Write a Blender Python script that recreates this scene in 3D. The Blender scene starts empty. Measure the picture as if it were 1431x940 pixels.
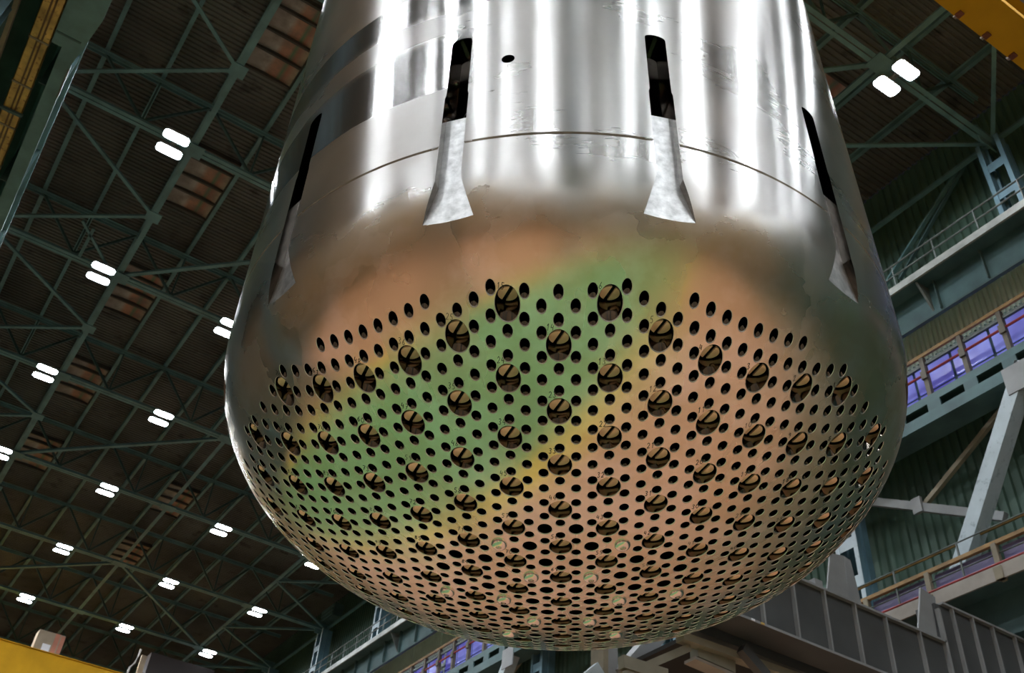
import bpy, math, random
from math import sin, cos, pi, sqrt, radians, hypot, atan2
from mathutils import Vector, Matrix
from mathutils.geometry import delaunay_2d_cdt
random.seed(7)
scene = bpy.context.scene
C = scene.collection

# ------------------------------------------------------------------ camera
# the hall's axes: X along the roof trusses, Y along the hall, Z up; camera stands at the origin
M3 = Matrix(((0.8053642813875902, 0.5917242158266882, -0.03536702799701133),
             (-0.5916814269969076, 0.8060704273244567, 0.012788867810362155),
             (0.03607579814714466, 0.010626316260058043, 0.9992925588589098)))
FPX, YAW, PITCH, ROLL = 1421.8051, -0.0620547239, 0.742825411, 0.0364298115
CAMV = Vector((0.0293898489, -4.5870835, -3.23559617))      # camera in the barrel's own frame
PPX, PPY, CZ = 10.1823, -82.5244, 1.7
fw = Vector((sin(YAW) * cos(PITCH), cos(YAW) * cos(PITCH), sin(PITCH)))
rt = Vector((cos(YAW), -sin(YAW), 0)); up = rt.cross(fw)
rt, up = rt * cos(ROLL) + up * sin(ROLL), up * cos(ROLL) - rt * sin(ROLL)
HR, HU, HF = M3 @ rt, M3 @ up, M3 @ fw
cam_d = bpy.data.cameras.new('camera'); cam = bpy.data.objects.new('camera', cam_d); C.objects.link(cam)
cam.matrix_world = Matrix((( HR.x, HU.x, -HF.x, 0), (HR.y, HU.y, -HF.y, 0), (HR.z, HU.z, -HF.z, CZ), (0, 0, 0, 1)))
cam_d.sensor_width = 36; cam_d.sensor_fit = 'HORIZONTAL'
cam_d.lens = FPX / 1431 * 36
cam_d.shift_x = -PPX / 1431; cam_d.shift_y = PPY / 1431
cam_d.clip_end = 300
cam_d.dof.use_dof = True; cam_d.dof.focus_distance = 4.3; cam_d.dof.aperture_fstop = 7.1
scene.camera = cam
BARREL_LOC = M3 @ (-CAMV) + Vector((0, 0, CZ))

def P(px, py, **k):
    """photo pixel -> point where its ray meets the plane x=, y= or z= of the hall"""
    d = HF + HR * ((px - 715.5 - PPX) / FPX) - HU * ((py - 470 - PPY) / FPX)
    ax, v = list(k.items())[0]; i = 'xyz'.index(ax)
    v = v - (CZ if i == 2 else 0)
    q = d * (v / d[i]); q.z += CZ
    return q

# ------------------------------------------------------------------ world, exposure
w = bpy.data.worlds.new('hall_dark'); scene.world = w; w.use_nodes = True
w.node_tree.nodes['Background'].inputs[0].default_value = (0.02, 0.022, 0.025, 1)
w.node_tree.nodes['Background'].inputs[1].default_value = 0.3
vs = scene.view_settings
vs.view_transform = 'Standard'; vs.look = 'None'; vs.gamma = 1; vs.use_curve_mapping = False
vs.exposure = 0.0
LAMP_STRENGTH = 182.0

# ------------------------------------------------------------------ materials
MATS = {}
def nodes(name):
    m = bpy.data.materials.new(name); m.use_nodes = True
    nt = m.node_tree; b = nt.nodes['Principled BSDF']
    MATS[name] = m
    return m, nt, b
def noise(nt, scale, detail=4, rough=.55, vec=None, kind='Object', stretch=None):
    tc = nt.nodes.new('ShaderNodeTexCoord'); n = nt.nodes.new('ShaderNodeTexNoise')
    n.inputs['Scale'].default_value = scale; n.inputs['Detail'].default_value = detail; n.inputs['Roughness'].default_value = rough
    src = tc.outputs[kind] if vec is None else vec
    if stretch:
        mp = nt.nodes.new('ShaderNodeMapping'); mp.inputs['Scale'].default_value = stretch
        nt.links.new(src, mp.inputs[0]); src = mp.outputs[0]
    nt.links.new(src, n.inputs['Vector'])
    return n.outputs['Fac']
def ramp(nt, fac, stops):
    r = nt.nodes.new('ShaderNodeValToRGB'); nt.links.new(fac, r.inputs[0])
    e = r.color_ramp.elements
    while len(e) < len(stops): e.new(.5)
    for q, (p, c) in zip(e, stops):
        q.position = p; q.color = (c[0], c[1], c[2], 1) if isinstance(c, (tuple, list)) else (c, c, c, 1)
    return r.outputs[0]
def math_n(nt, op, a, b=None, clamp=False):
    n = nt.nodes.new('ShaderNodeMath'); n.operation = op; n.use_clamp = clamp
    for i, v in enumerate((a, b)):
        if v is None: continue
        if hasattr(v, 'is_linked'): nt.links.new(v, n.inputs[i])
        else: n.inputs[i].default_value = v
    return n.outputs[0]
def mixc(nt, fac, a, b, mode='MIX'):
    n = nt.nodes.new('ShaderNodeMix'); n.data_type = 'RGBA'; n.blend_type = mode
    for s, v in ((n.inputs['Factor'], fac), (n.inputs['A'], a), (n.inputs['B'], b)):
        if hasattr(v, 'is_linked'): nt.links.new(v, s)
        elif isinstance(v, (int, float)): s.default_value = v
        else: s.default_value = (v[0], v[1], v[2], 1)
    return n.outputs['Result']
def bump(nt, b, h, strength, dist):
    n = nt.nodes.new('ShaderNodeBump'); n.inputs['Strength'].default_value = strength; n.inputs['Distance'].default_value = dist
    nt.links.new(h, n.inputs['Height']); nt.links.new(n.outputs[0], b.inputs['Normal'])
def paint(name, col, rough=.6, var=.35, scale=2.0, metal=0.0, spots=None):
    """painted or worn surface: base colour with cloudy wear"""
    m, nt, b = nodes(name)
    f = noise(nt, scale, 6)
    lo = tuple(c * (1 - var) for c in col); hi = tuple(min(1, c * (1 + var)) for c in col)
    c = ramp(nt, f, [(.3, lo), (.7, hi)])
    if spots:
        f2 = noise(nt, scale * 5, 5)
        c = mixc(nt, ramp(nt, f2, [(.58, 0), (.68, 1)]), c, spots)
    nt.links.new(c, b.inputs['Base Color'])
    b.inputs['Roughness'].default_value = rough; b.inputs['Metallic'].default_value = metal
    return m
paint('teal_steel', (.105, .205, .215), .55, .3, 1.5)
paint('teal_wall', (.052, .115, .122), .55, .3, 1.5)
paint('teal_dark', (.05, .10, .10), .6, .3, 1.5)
paint('roof_deck', (.092, .092, .084), .75, .45, .35, spots=(.055, .052, .05))
paint('skylight_frame', (.05, .045, .04), .7)
paint('girder_grey', (.062, .066, .068), .5, .2, 1.2)
paint('plate_grey', (.23, .24, .245), .5, .2, 1.5)
paint('pale_blue', (.40, .48, .52), .5, .15, 1.5, spots=(.28, .34, .38))
paint('blue_column', (.10, .19, .24), .5, .25, 1.5)
paint('crane_yellow', (.58, .31, .012), .7, .16, .8).node_tree.nodes['Principled BSDF'].inputs['Specular IOR Level'].default_value = .15
paint('crane_rust', (.16, .05, .02), .7)
paint('busbar_yellow', (.50, .34, .09), .5, .45, 2.5, spots=(.20, .10, .03))
paint('busbar_conductor', (.12, .07, .025), .6)
paint('clad_green', (.06, .115, .085), .6, .25, .5)
paint('clad_pale', (.74, .86, .76), .55, .15, .8)
paint('rail_gold', (.27, .155, .045), .5, .4, 3)
paint('rail_red', (.28, .03, .03), .5)
paint('rail_grey', (.10, .12, .115), .5)
paint('flange_light', (.30, .32, .30), .5)
paint('purple_panel', (.20, .18, .36), .35, .3, .9)
paint('deck_beige', (.30, .27, .235), .6, .2)
paint('beige_channel', (.25, .235, .18), .6, .2)
paint('post_brown', (.10, .085, .06), .6, .25)
paint('column_brown', (.22, .19, .13), .6, .25)
paint('wall_tan', (.36, .26, .17), .7, .3, .3)
paint('carton', (.34, .27, .19), .7, .15, 3)
paint('carton_red', (.5, .2, .13), .7, .15, 3)
paint('label_white', (.8, .8, .85), .6, .02)
paint('dark_machine', (.012, .005, .004), .6)
paint('cable_white', (.6, .6, .58), .5, .1)
paint('lamp_housing', (.20, .22, .22), .5, .1)
paint('shade_black', (.012, .011, .010), .8, .2)  # near-black standing in for unlit space: hole ends and gap behind the girder
paint('ink', (.03, .035, .03), .8, .2)

m, nt, b = nodes('lamp_lens')
b.inputs['Base Color'].default_value = (.9, .9, .9, 1)
b.inputs['Emission Color'].default_value = (.90, .95, 1.0, 1); b.inputs['Emission Strength'].default_value = LAMP_STRENGTH

m, nt, b = nodes('glass_blue')                               # bluish translucent glazing of the wall strip
f = noise(nt, .7, 3); nt.links.new(ramp(nt, f, [(.35, (.16, .15, .50)), (.7, (.33, .36, .80))]), b.inputs['Base Color'])
b.inputs['Roughness'].default_value = .18
em = ramp(nt, f, [(.35, (.05, .045, .22)), (.7, (.13, .15, .42))])
nt.links.new(em, b.inputs['Emission Color']); b.inputs['Emission Strength'].default_value = 1.0   # daylight coming through

m, nt, b = nodes('skylight_glass')
tc = nt.nodes.new('ShaderNodeTexCoord'); sp = nt.nodes.new('ShaderNodeSeparateXYZ'); nt.links.new(tc.outputs['Generated'], sp.inputs[0])
c = ramp(nt, sp.outputs[0], [(0, (.20, .18, .16)), (.30, (.26, .24, .22)), (.42, (.36, .33, .30)), (.52, (.40, .19, .12)), (.66, (.36, .16, .10)),
                             (.72, (.07, .17, .09)), (.80, (.30, .11, .07)), (1, (.36, .32, .24))])
c = mixc(nt, ramp(nt, noise(nt, 3, 5), [(.4, 0), (.7, .8)]), c, (.13, .10, .085))
nt.links.new(c, b.inputs['Base Color']); b.inputs['Roughness'].default_value = .4

m, nt, b = nodes('floor_paint')                              # green aisle with yellow edge lines on a terracotta floor
tc = nt.nodes.new('ShaderNodeTexCoord'); sp = nt.nodes.new('ShaderNodeSeparateXYZ'); nt.links.new(tc.outputs['Object'], sp.inputs[0])
u = math_n(nt, 'DIVIDE', math_n(nt, 'ADD', sp.outputs[0], 20), 40)
def ux(x): return (x + 20) / 40
r_ = nt.nodes.new('ShaderNodeValToRGB'); r_.color_ramp.interpolation = 'CONSTANT'; nt.links.new(u, r_.inputs[0])
PINK, GRN, YEL = (.70, .37, .23), (.20, .42, .16), (.80, .56, .10)
e = r_.color_ramp.elements
OLIVE = (.20, .17, .11)
stops = [(0, PINK), (ux(-3.2), YEL), (ux(-2.6), GRN), (ux(2.3), YEL), (ux(2.9), PINK)]
while len(e) < len(stops): e.new(.9)
for q, (p_, c_) in zip(e, stops): q.position = p_; q.color = (*c_, 1)
bay = math_n(nt, 'MULTIPLY', math_n(nt, 'GREATER_THAN', sp.outputs[0], 9.0), math_n(nt, 'LESS_THAN', sp.outputs[1], 7.5))   # oily olive machine bay
c = mixc(nt, bay, r_.outputs[0], OLIVE)
bay2 = math_n(nt, 'MULTIPLY', math_n(nt, 'LESS_THAN', sp.outputs[0], -3.4), math_n(nt, 'GREATER_THAN', sp.outputs[1], 10.8))   # unlit floor of the next bay, its shade put into the colour
c = mixc(nt, bay2, c, (.045, .075, .065))
c = mixc(nt, ramp(nt, noise(nt, .8, 6), [(.35, 0), (.75, .45)]), c, (.22, .19, .15))
nt.links.new(c, b.inputs['Base Color']); b.inputs['Roughness'].default_value = .45

def barrel_material():
    m, nt, b = nodes('barrel_steel')
    tc = nt.nodes.new('ShaderNodeTexCoord'); ob = tc.outputs['Object']
    sp = nt.nodes.new('ShaderNodeSeparateXYZ'); nt.links.new(ob, sp.inputs[0]); z = sp.outputs[2]
    ang = math_n(nt, 'ARCTAN2', sp.outputs[0], math_n(nt, 'MULTIPLY', sp.outputs[1], -1))    # 0 on the -Y side of the barrel
    arc = math_n(nt, 'MULTIPLY', ang, 1.8)
    cb = nt.nodes.new('ShaderNodeCombineXYZ'); nt.links.new(arc, cb.inputs[0]); nt.links.new(z, cb.inputs[1])
    uv = cb.outputs[0]
    b.inputs['Metallic'].default_value = 1
    # turned cylinder above, ground dome below: the two finishes blend over the knuckle
    wob = math_n(nt, 'MULTIPLY', math_n(nt, 'SUBTRACT', noise(nt, 2.2, 4, .6, uv), .5), .35)
    cyl = ramp(nt, math_n(nt, 'ADD', math_n(nt, 'ADD', z, .5), wob), [(.16, 0), (.42, 1)])
    cloud = noise(nt, 1.6, 5, .6, ob)
    cc = ramp(nt, cloud, [(.3, (.60, .59, .57)), (.7, (.70, .69, .67))])
    blot = noise(nt, 2.3, 5, .65, ob)
    cd = mixc(nt, ramp(nt, blot, [(.42, 0), (.56, .75)]), (.84, .79, .70), (.70, .61, .44))
    # sharp-edged ground patches on the knuckle and dome
    vo = nt.nodes.new('ShaderNodeTexVoronoi'); vo.distance = 'CHEBYCHEV'; vo.inputs['Scale'].default_value = 4.0; vo.inputs['Randomness'].default_value = 1
    dist = nt.nodes.new('ShaderNodeVectorMath'); dist.operation = 'ADD'; nt.links.new(uv, dist.inputs[0])
    ns = nt.nodes.new('ShaderNodeTexNoise'); ns.inputs['Scale'].default_value = 9; nt.links.new(uv, ns.inputs['Vector'])
    sc = nt.nodes.new('ShaderNodeVectorMath'); sc.operation = 'SCALE'; sc.inputs['Scale'].default_value = .12; nt.links.new(ns.outputs['Color'], sc.inputs[0])
    nt.links.new(sc.outputs[0], dist.inputs[1]); nt.links.new(dist.outputs[0], vo.inputs['Vector'])
    sx = nt.nodes.new('ShaderNodeSeparateColor'); nt.links.new(vo.outputs['Color'], sx.inputs[0])
    cell = sx.outputs[0]
    belt = ramp(nt, math_n(nt, 'ADD', z, 1.0), [(.25, .25), (.45, .6), (.85, 1), (1, 1)])
    cd = mixc(nt, math_n(nt, 'MULTIPLY', belt, .45), cd, mixc(nt, 1.0, cd, ramp(nt, cell, [(.2, (.72, .66, .52)), (.5, (1, .96, .9)), (.8, (.86, .72, .60))]), 'MULTIPLY'))
    nt.links.new(mixc(nt, cyl, cd, cc), b.inputs['Base Color'])
    streak = noise(nt, 1, 5, .6, uv, stretch=(1.6, 60, 1))      # circumferential machining marks
    patch = noise(nt, 1.2, 4, .55, uv, stretch=(1, 1.4, 1))
    rcyl = ramp(nt, math_n(nt, 'ADD', math_n(nt, 'MULTIPLY', streak, .12), math_n(nt, 'MULTIPLY', patch, .88)), [(.38, .25), (.62, .36)])
    # mirror-polished belts on one side of the cylinder, split by a duller stripe
    zz = math_n(nt, 'DIVIDE', math_n(nt, 'ADD', z, math_n(nt, 'MULTIPLY', noise(nt, 7, 3, .6, uv), .02)), 2.0)
    b1 = math_n(nt, 'MULTIPLY', ramp(nt, zz, [(.3, 0), (.303, 1)]), ramp(nt, zz, [(.50, 1), (.535, 0)]))
    b2 = math_n(nt, 'MULTIPLY', ramp(nt, zz, [(.62, 0), (.65, 1)]), ramp(nt, zz, [(.765, 1), (.768, 0)]))
    az = math_n(nt, 'ADD', math_n(nt, 'ADD', math_n(nt, 'DIVIDE', ang, 2 * pi), .5), math_n(nt, 'MULTIPLY', noise(nt, 6, 4, .65, uv), .006))
    bnd = math_n(nt, 'MULTIPLY', math_n(nt, 'ADD', b1, b2, True), ramp(nt, az, [(.10, 0), (.102, 1), (.464, 1), (.466, 0)]))
    mx = nt.nodes.new('ShaderNodeMix'); nt.links.new(bnd, mx.inputs[0]); nt.links.new(rcyl, mx.inputs[2]); mx.inputs[3].default_value = .17
    rdome = math_n(nt, 'ADD', ramp(nt, patch, [(.35, .19), (.62, .30)]), math_n(nt, 'MULTIPLY', math_n(nt, 'SUBTRACT', cell, .5), .10))
    mr = nt.nodes.new('ShaderNodeMix'); nt.links.new(cyl, mr.inputs[0]); nt.links.new(rdome, mr.inputs[2]); nt.links.new(mx.outputs[0], mr.inputs[3])
    nt.links.new(mr.outputs[0], b.inputs['Roughness'])
    nt.links.new(math_n(nt, 'MULTIPLY', cyl, .97), b.inputs['Anisotropic'])
    b.inputs['Anisotropic Rotation'].default_value = .25
    tg = nt.nodes.new('ShaderNodeTangent'); tg.direction_type = 'RADIAL'; tg.axis = 'Z'
    nt.links.new(tg.outputs[0], b.inputs['Tangent'])
barrel_material()
m = paint('bore_steel', (.17, .15, .13), .12, .2, 9, 1.0)
m = paint('milled_steel', (.58, .58, .57), .42, .3, 25, 1.0)
m = paint('groove_shade_brown', (.16, .13, .09), .6, .3, 8)  # brown weld groove, shade of the recess put into its colour
m = paint('disc_copper', (1.0, .64, .47), .32, .12, 18, .35)
m = paint('plug_metal', (.85, .80, .76), .16, .06, 8, 1.0)

# ------------------------------------------------------------------ builders
def setp(o, label=None, cat=None, group=None, kind=None):
    if label: o['label'] = label
    if cat: o['category'] = cat
    if group: o['group'] = group
    if kind: o['kind'] = kind
    return o
def thing(name, label, cat, loc=(0, 0, 0), group=None):
    o = bpy.data.objects.new(name, None); C.objects.link(o); o.location = loc; o.empty_display_size = .2
    return setp(o, label, cat, group)
def base_of(o):
    v = Vector((0, 0, 0))
    while o is not None: v += o.location; o = o.parent
    return v
def mesh(name, verts, faces, mat, parent=None, smooth=False, local=False, fmats=None):
    me = bpy.data.meshes.new(name)
    if parent is not None and not local:
        bv = base_of(parent); verts = [(v[0] - bv.x, v[1] - bv.y, v[2] - bv.z) for v in verts]
    me.from_pydata([tuple(v) for v in verts], [], faces)
    for k in ([mat] if isinstance(mat, str) else mat): me.materials.append(MATS[k])
    if fmats: me.polygons.foreach_set('material_index', fmats)
    if smooth: me.polygons.foreach_set('use_smooth', [True] * len(me.polygons))
    me.update()
    o = bpy.data.objects.new(name, me); C.objects.link(o)
    if parent is not None: o.parent = parent
    return o
class MB:
    def __init__(s): s.v, s.f = [], []
    def box(s, a, b):
        x0, y0, z0 = (min(a[i], b[i]) for i in range(3)); x1, y1, z1 = (max(a[i], b[i]) for i in range(3))
        n = len(s.v)
        s.v += [(x0, y0, z0), (x1, y0, z0), (x1, y1, z0), (x0, y1, z0), (x0, y0, z1), (x1, y0, z1), (x1, y1, z1), (x0, y1, z1)]
        s.f += [tuple(n + i for i in q) for q in ((0, 3, 2, 1), (4, 5, 6, 7), (0, 1, 5, 4), (1, 2, 6, 5), (2, 3, 7, 6), (3, 0, 4, 7))]
        return s
    def bar(s, a, b, w, h, upv=(0, 0, 1)):
        a, b = Vector(a), Vector(b); d = (b - a).normalized(); u = Vector(upv)
        if abs(d.dot(u)) > .98: u = Vector((1, 0, 0))
        r = d.cross(u).normalized(); u = r.cross(d).normalized()
        n = len(s.v)
        for p in (a, b):
            for i, j in ((-1, -1), (1, -1), (1, 1), (-1, 1)): s.v.append(tuple(p + r * (i * w / 2) + u * (j * h / 2)))
        s.f += [tuple(n + i for i in q) for q in ((0, 1, 2, 3), (7, 6, 5, 4), (0, 4, 5, 1), (1, 5, 6, 2), (2, 6, 7, 3), (3, 7, 4, 0))]
        return s
    def angle(s, a, b, w, t=.012, upv=(0, 0, 1)):
        """an L or channel like member: a flat flange with a standing web"""
        a, b = Vector(a), Vector(b); d = (b - a).normalized(); u = Vector(upv)
        if abs(d.dot(u)) > .98: u = Vector((1, 0, 0))
        r = d.cross(u).normalized(); u = r.cross(d).normalized()
        s.bar(a, b, w, t, upv); o = u * (w / 2)
        s.bar(a + o, b + o, t, w, upv)
        return s
    def tube(s, pts, r, n=8):
        pts = [Vector(p) for p in pts]; base = len(s.v)
        for i, p in enumerate(pts):
            d = (pts[min(i + 1, len(pts) - 1)] - pts[max(i - 1, 0)]).normalized()
            u = Vector((0, 0, 1)) if abs(d.z) < .95 else Vector((1, 0, 0))
            x = d.cross(u).normalized(); y = x.cross(d)
            for k in range(n): s.v.append(tuple(p + x * (r * cos(2 * pi * k / n)) + y * (r * sin(2 * pi * k / n))))
        for i in range(len(pts) - 1):
            for k in range(n):
                a = base + i * n + k; c = base + i * n + (k + 1) % n
                s.f.append((a, c, c + n, a + n))
        s.f.append(tuple(base + k for k in range(n))); s.f.append(tuple(base + (len(pts) - 1) * n + k for k in range(n))[::-1])
        return s
    def prism(s, poly, axis, lo, hi):
        """extrude a 2D polygon along an axis"""
        n = len(s.v); k = len(poly)
        for q in (lo, hi):
            for a, c in poly:
                s.v.append((q, a, c) if axis == 0 else (a, q, c) if axis == 1 else (a, c, q))
        s.f.append(tuple(n + i for i in range(k))[::-1]); s.f.append(tuple(n + k + i for i in range(k)))
        for i in range(k):
            j = (i + 1) % k; s.f.append((n + i, n + j, n + k + j, n + k + i))
        return s
    def make(s, name, mat, parent=None, **k): return mesh(name, s.v, s.f, mat, parent, **k)
def tree_copy(o, parent=None):
    c = o.copy(); C.objects.link(c)
    if parent is not None: c.parent = parent
    for ch in list(o.children): tree_copy(ch, c)
    return c

# ------------------------------------------------------------------ the hall: shell
XL, XR, XW = -2.5, 17.05, 17.75            # column rows of the main bay; outer wall cladding
XF = -22.3                                  # far side of the neighbouring bay
Y0, Y1, ZR, ZC = -26.0, 61.0, 23.28, 21.3
setp(MB().box((XF - .3, Y0, -.3), (XW + .3, Y1, 0)).make('floor', 'floor_paint'), 'painted factory floor, green aisle between yellow lines', kind='structure')
def corrugated(name, mat, axis_pts, depth, pitch, build):
    pass
# corrugated roof deck, ribs along X
v, f = [], []
pitch, dep = .15, .045
n = int((Y1 - Y0) / pitch)
prof = []
for i in range(n):
    y = Y0 + i * pitch
    prof += [(y, ZR), (y + .055, ZR), (y + .075, ZR + dep), (y + .13, ZR + dep)]
prof.append((Y1, ZR))
for y, z in prof: v += [(XF, y, z), (XW, y, z)]
for i in range(len(prof) - 1): f.append((2 * i, 2 * i + 1, 2 * i + 3, 2 * i + 2))
ceil = setp(mesh('ceiling', v, f, 'roof_deck'), 'dark brown corrugated roof deck', kind='structure')
PURL = [-1.42, .07, 1.5, 3.0, 4.45, 5.9, 7.3, 8.7, 10.1, 11.5, 12.9, 14.6, 16.2]
pm = None
for x in PURL:
    mb = MB(); mb.box((x - .055, Y0, 23.06), (x + .055, Y1, 23.075)); mb.box((x - .008, Y0, 23.075), (x + .008, Y1, 23.26)); mb.box((x - .055, Y0, 23.26), (x + .055, Y1, 23.275))
    mb.make('purlin', 'teal_steel', ceil)
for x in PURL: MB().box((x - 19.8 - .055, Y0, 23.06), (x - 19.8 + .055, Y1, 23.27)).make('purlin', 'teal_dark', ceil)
# roof lights between two purlins in the middle of each bay
TY = [7.2 + 6 * k for k in range(-5, 9)]
for row, (xa, xb) in enumerate(((1.58, 2.92), (7.38, 8.62), (12.98, 14.5))):
    for ty in TY:
        yc = ty + 3.0
        if yc < 8 or (row == 0 and yc > 41) or (row == 1 and not 38 < yc < 48) or (row == 2 and yc > 12): continue
        mb = MB()
        for yy in (yc - 1.35, yc - .85, yc - .1, yc + .55, yc + 1.3): mb.box((xa, yy - .03, 23.12), (xb, yy + .03, 23.27))
        mb.box((xa - .03, yc - 1.38, 23.14), (xa + .02, yc + 1.33, 23.27)); mb.box((xb - .02, yc - 1.38, 23.14), (xb + .03, yc + 1.33, 23.27))
        fr = mb.make('skylight_frame', 'skylight_frame', ceil); fr['label'] = 'dark skylight frame with crossbars'
        for a, c in ((yc - 1.32, yc - .88), (yc - .82, yc - .13), (yc - .07, yc + .52), (yc + .58, yc + 1.27)):
            # a slightly bowed sheet
            vv, ff = [], []
            for i in range(7):
                x = xa + (xb - xa) * i / 6; z = 23.19 + .05 * sin(pi * i / 6)
                vv += [(x, a, z), (x, c, z)]
            for i in range(6): ff.append((2 * i, 2 * i + 2, 2 * i + 3, 2 * i + 1))
            pn = mesh('skylight_pane', vv, ff, 'skylight_glass', fr); pn['label'] = 'stained skylight sheet, grey, rust red and green'
# outer wall cladding on the right: vertical ribs
v, f, prof = [], [], []
n = int((Y1 - Y0) / .22)
for i in range(n):
    y = Y0 + i * .22; prof += [(XW, y), (XW, y + .10), (XW + .05, y + .125), (XW + .05, y + .195)]
prof.append((XW, Y1))
for x, y in prof: v += [(x, y, 0), (x, y, ZR)]
for i in range(len(prof) - 1): f.append((2 * i, 2 * i + 1, 2 * i + 3, 2 * i + 2))
wall_r = setp(mesh('wall_right', v, f, 'clad_green'), 'dark green corrugated wall cladding', kind='structure')
setp(MB().box((XF - .3, Y0, 0), (XF, Y1, ZR)).make('wall_left', 'wall_tan'), 'far side wall of the neighbouring bay', kind='structure')
setp(MB().box((XF, Y1, 0), (XW, Y1 + .3, ZR)).make('wall_back', 'wall_tan'), 'end wall of the hall', kind='structure')
setp(MB().box((XF, Y0 - .3, 0), (XW, Y0, ZR)).make('wall_front', 'wall_tan'), 'end wall behind the camera', kind='structure')

# ------------------------------------------------------------------ roof trusses
def make_truss(y):
    t = thing('roof_truss', 'teal steel roof truss spanning the hall above the lamps', 'roof truss', (0, y, ZC), 'roof trusses')
    mb = MB()
    for s in (-.07, .07): mb.angle((XL, y + s, ZC - .08), (XR, y + s, ZC - .08), .11, .014)
    mb.make('lower_chord', 'teal_steel', t)
    mb = MB()
    for s in (-.06, .06): mb.angle((XL, y + s, 22.98), (XR, y + s, 22.98), .10, .014, (0, 0, -1))
    mb.make('upper_chord', 'teal_steel', t)
    for i in range(len(PURL) - 1):
        a, c = PURL[i], PURL[i + 1]
        za, zc = (22.95, ZC) if i % 2 == 0 else (ZC, 22.95)
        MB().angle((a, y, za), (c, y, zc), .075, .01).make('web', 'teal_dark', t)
    for i in range(1, len(PURL), 2):
        MB().bar((PURL[i], y, ZC), (PURL[i], y, 22.95), .05, .05).make('web_post', 'teal_dark', t)
    for x in (1.45, 7.27, 13.2):
        MB().box((x - .28, y - .22, ZC - .10), (x + .28, y + .22, ZC - .08)).make('gusset_plate', 'teal_steel', t)
    for x in (XL + .2, XR - .25): MB().box((x - .3, y - .02, ZC - .3), (x + .3, y + .02, ZC + .3)).make('gusset_plate', 'teal_steel', t)
    return t
truss0 = make_truss(19.2)
for y in TY:
    if y != 19.2:
        c = tree_copy(truss0); c.location.y = y
for y in TY[:10]:
    c = tree_copy(truss0); c.location = (-19.7, y, ZC); c['label'] = 'teal steel roof truss of the neighbouring bay'; c['group'] = 'roof trusses of the neighbouring bay'

ORD_ = ('first', 'second', 'third', 'fourth', 'fifth', 'sixth', 'seventh', 'eighth', 'ninth')
for o in [q for q in C.objects if q.name.startswith('roof_truss') and q.parent is None and q.location.x > -1]:
    k_ = round((o.location.y - 7.2) / 6)
    o['label'] = 'teal steel roof truss, %s one past the yellow crane above the barrel' % ORD_[k_] if k_ >= 0 else 'teal steel roof truss behind the yellow crane above the barrel'
# lower chord bracing
br = thing('roof_bracing', 'teal tie bars and diagonals laced between the roof trusses', 'bracing', (7.27, 19.2, ZC))
for x in (1.45, 7.27, 13.2):
    MB().angle((x, TY[0], ZC - .02), (x, TY[-1], ZC - .02), .14, .014).make('tie_bar', 'teal_steel', br)
for x in (XL, XR): MB().angle((x, TY[0], ZC - .02), (x, TY[-1], ZC - .02), .13, .014).make('tie_bar', 'teal_steel', br)
for ty in TY[3:]:
    for s in (-3, 3):
        if not (TY[0] <= ty + s <= TY[-1]): continue
        MB().angle((XL, ty, ZC - .05), (1.45, ty + s, ZC - .05), .10, .012).make('diagonal_brace', 'teal_steel', br)
        MB().angle((XR, ty, ZC - .05), (13.2, ty + s, ZC - .05), .10, .012).make('diagonal_brace', 'teal_steel', br)
for y in (25.2, 37.2, 49.2): MB().angle((1.45, y, ZC - .06), (7.27, y - 6, ZC - .06), .12, .012).make('diagonal_brace', 'teal_steel', br)
for ya, yb in ((13.2, 7.2), (43.2, 49.2), (31.2, 25.2), (19.2, 25.2)): MB().angle((7.27, ya, ZC - .06), (13.2, yb, ZC - .06), .12, .012).make('diagonal_brace', 'teal_steel', br)
MB().angle((.25, 23.7, ZC - .05), (.25, 25.2, ZC - .05), .09, .012).make('diagonal_brace', 'teal_steel', br)
MB().angle((-.1, 23.6, ZC - .05), (1.2, 25.2, ZC - .05), .08, .012).make('diagonal_brace', 'teal_steel', br)
for ty in TY[3:-1]: MB().box((1.25, ty + 2.8, ZC - .07), (1.65, ty + 3.2, ZC - .05)).make('gusset_plate', 'teal_steel', br)

# ------------------------------------------------------------------ lamps
def lens_outline(cx, cy, z, lx, ly, r=.10, n=5):
    pts = []
    for (sx, sy, a0) in ((1, 1, 0), (-1, 1, 90), (-1, -1, 180), (1, -1, 270)):
        for k in range(n + 1):
            a = radians(a0 + 90 * k / n); pts.append((cx + sx * (lx / 2 - r) + r * cos(a), cy + sy * (ly / 2 - r) + r * sin(a), z))
    return pts
LX = [.97, 4.92, 9.52, 13.66]
def make_lamp():
    t = thing('high_bay_lamp', 'glowing white twin floodlight under a roof truss', 'lamp', (0, 0, 21.0), 'twin floodlights under the roof trusses')
    mb = MB(); mb.box((-.06, -.36, 21.16), (.06, .36, 21.20)); mb.box((-.02, -.02, 21.1), (.02, .02, 21.2)); mb.make('bracket', 'lamp_housing', t)
    for s in (-.27, .27):
        top = lens_outline(0, s, 21.15, .66, .32); bot = lens_outline(0, s, 21.075, .66, .32); n = len(top)
        vv = top + bot; ff = [tuple(range(n))] + [(i, n + i, n + (i + 1) % n, (i + 1) % n) for i in range(n)]
        h = mesh('housing', vv, ff, 'lamp_housing', t)
        l = lens_outline(0, s, 21.070, .60, .27); mesh('lens', l, [tuple(range(n))[::-1]], 'lamp_lens', h)
    return t
lamp0 = make_lamp(); first = True
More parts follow.
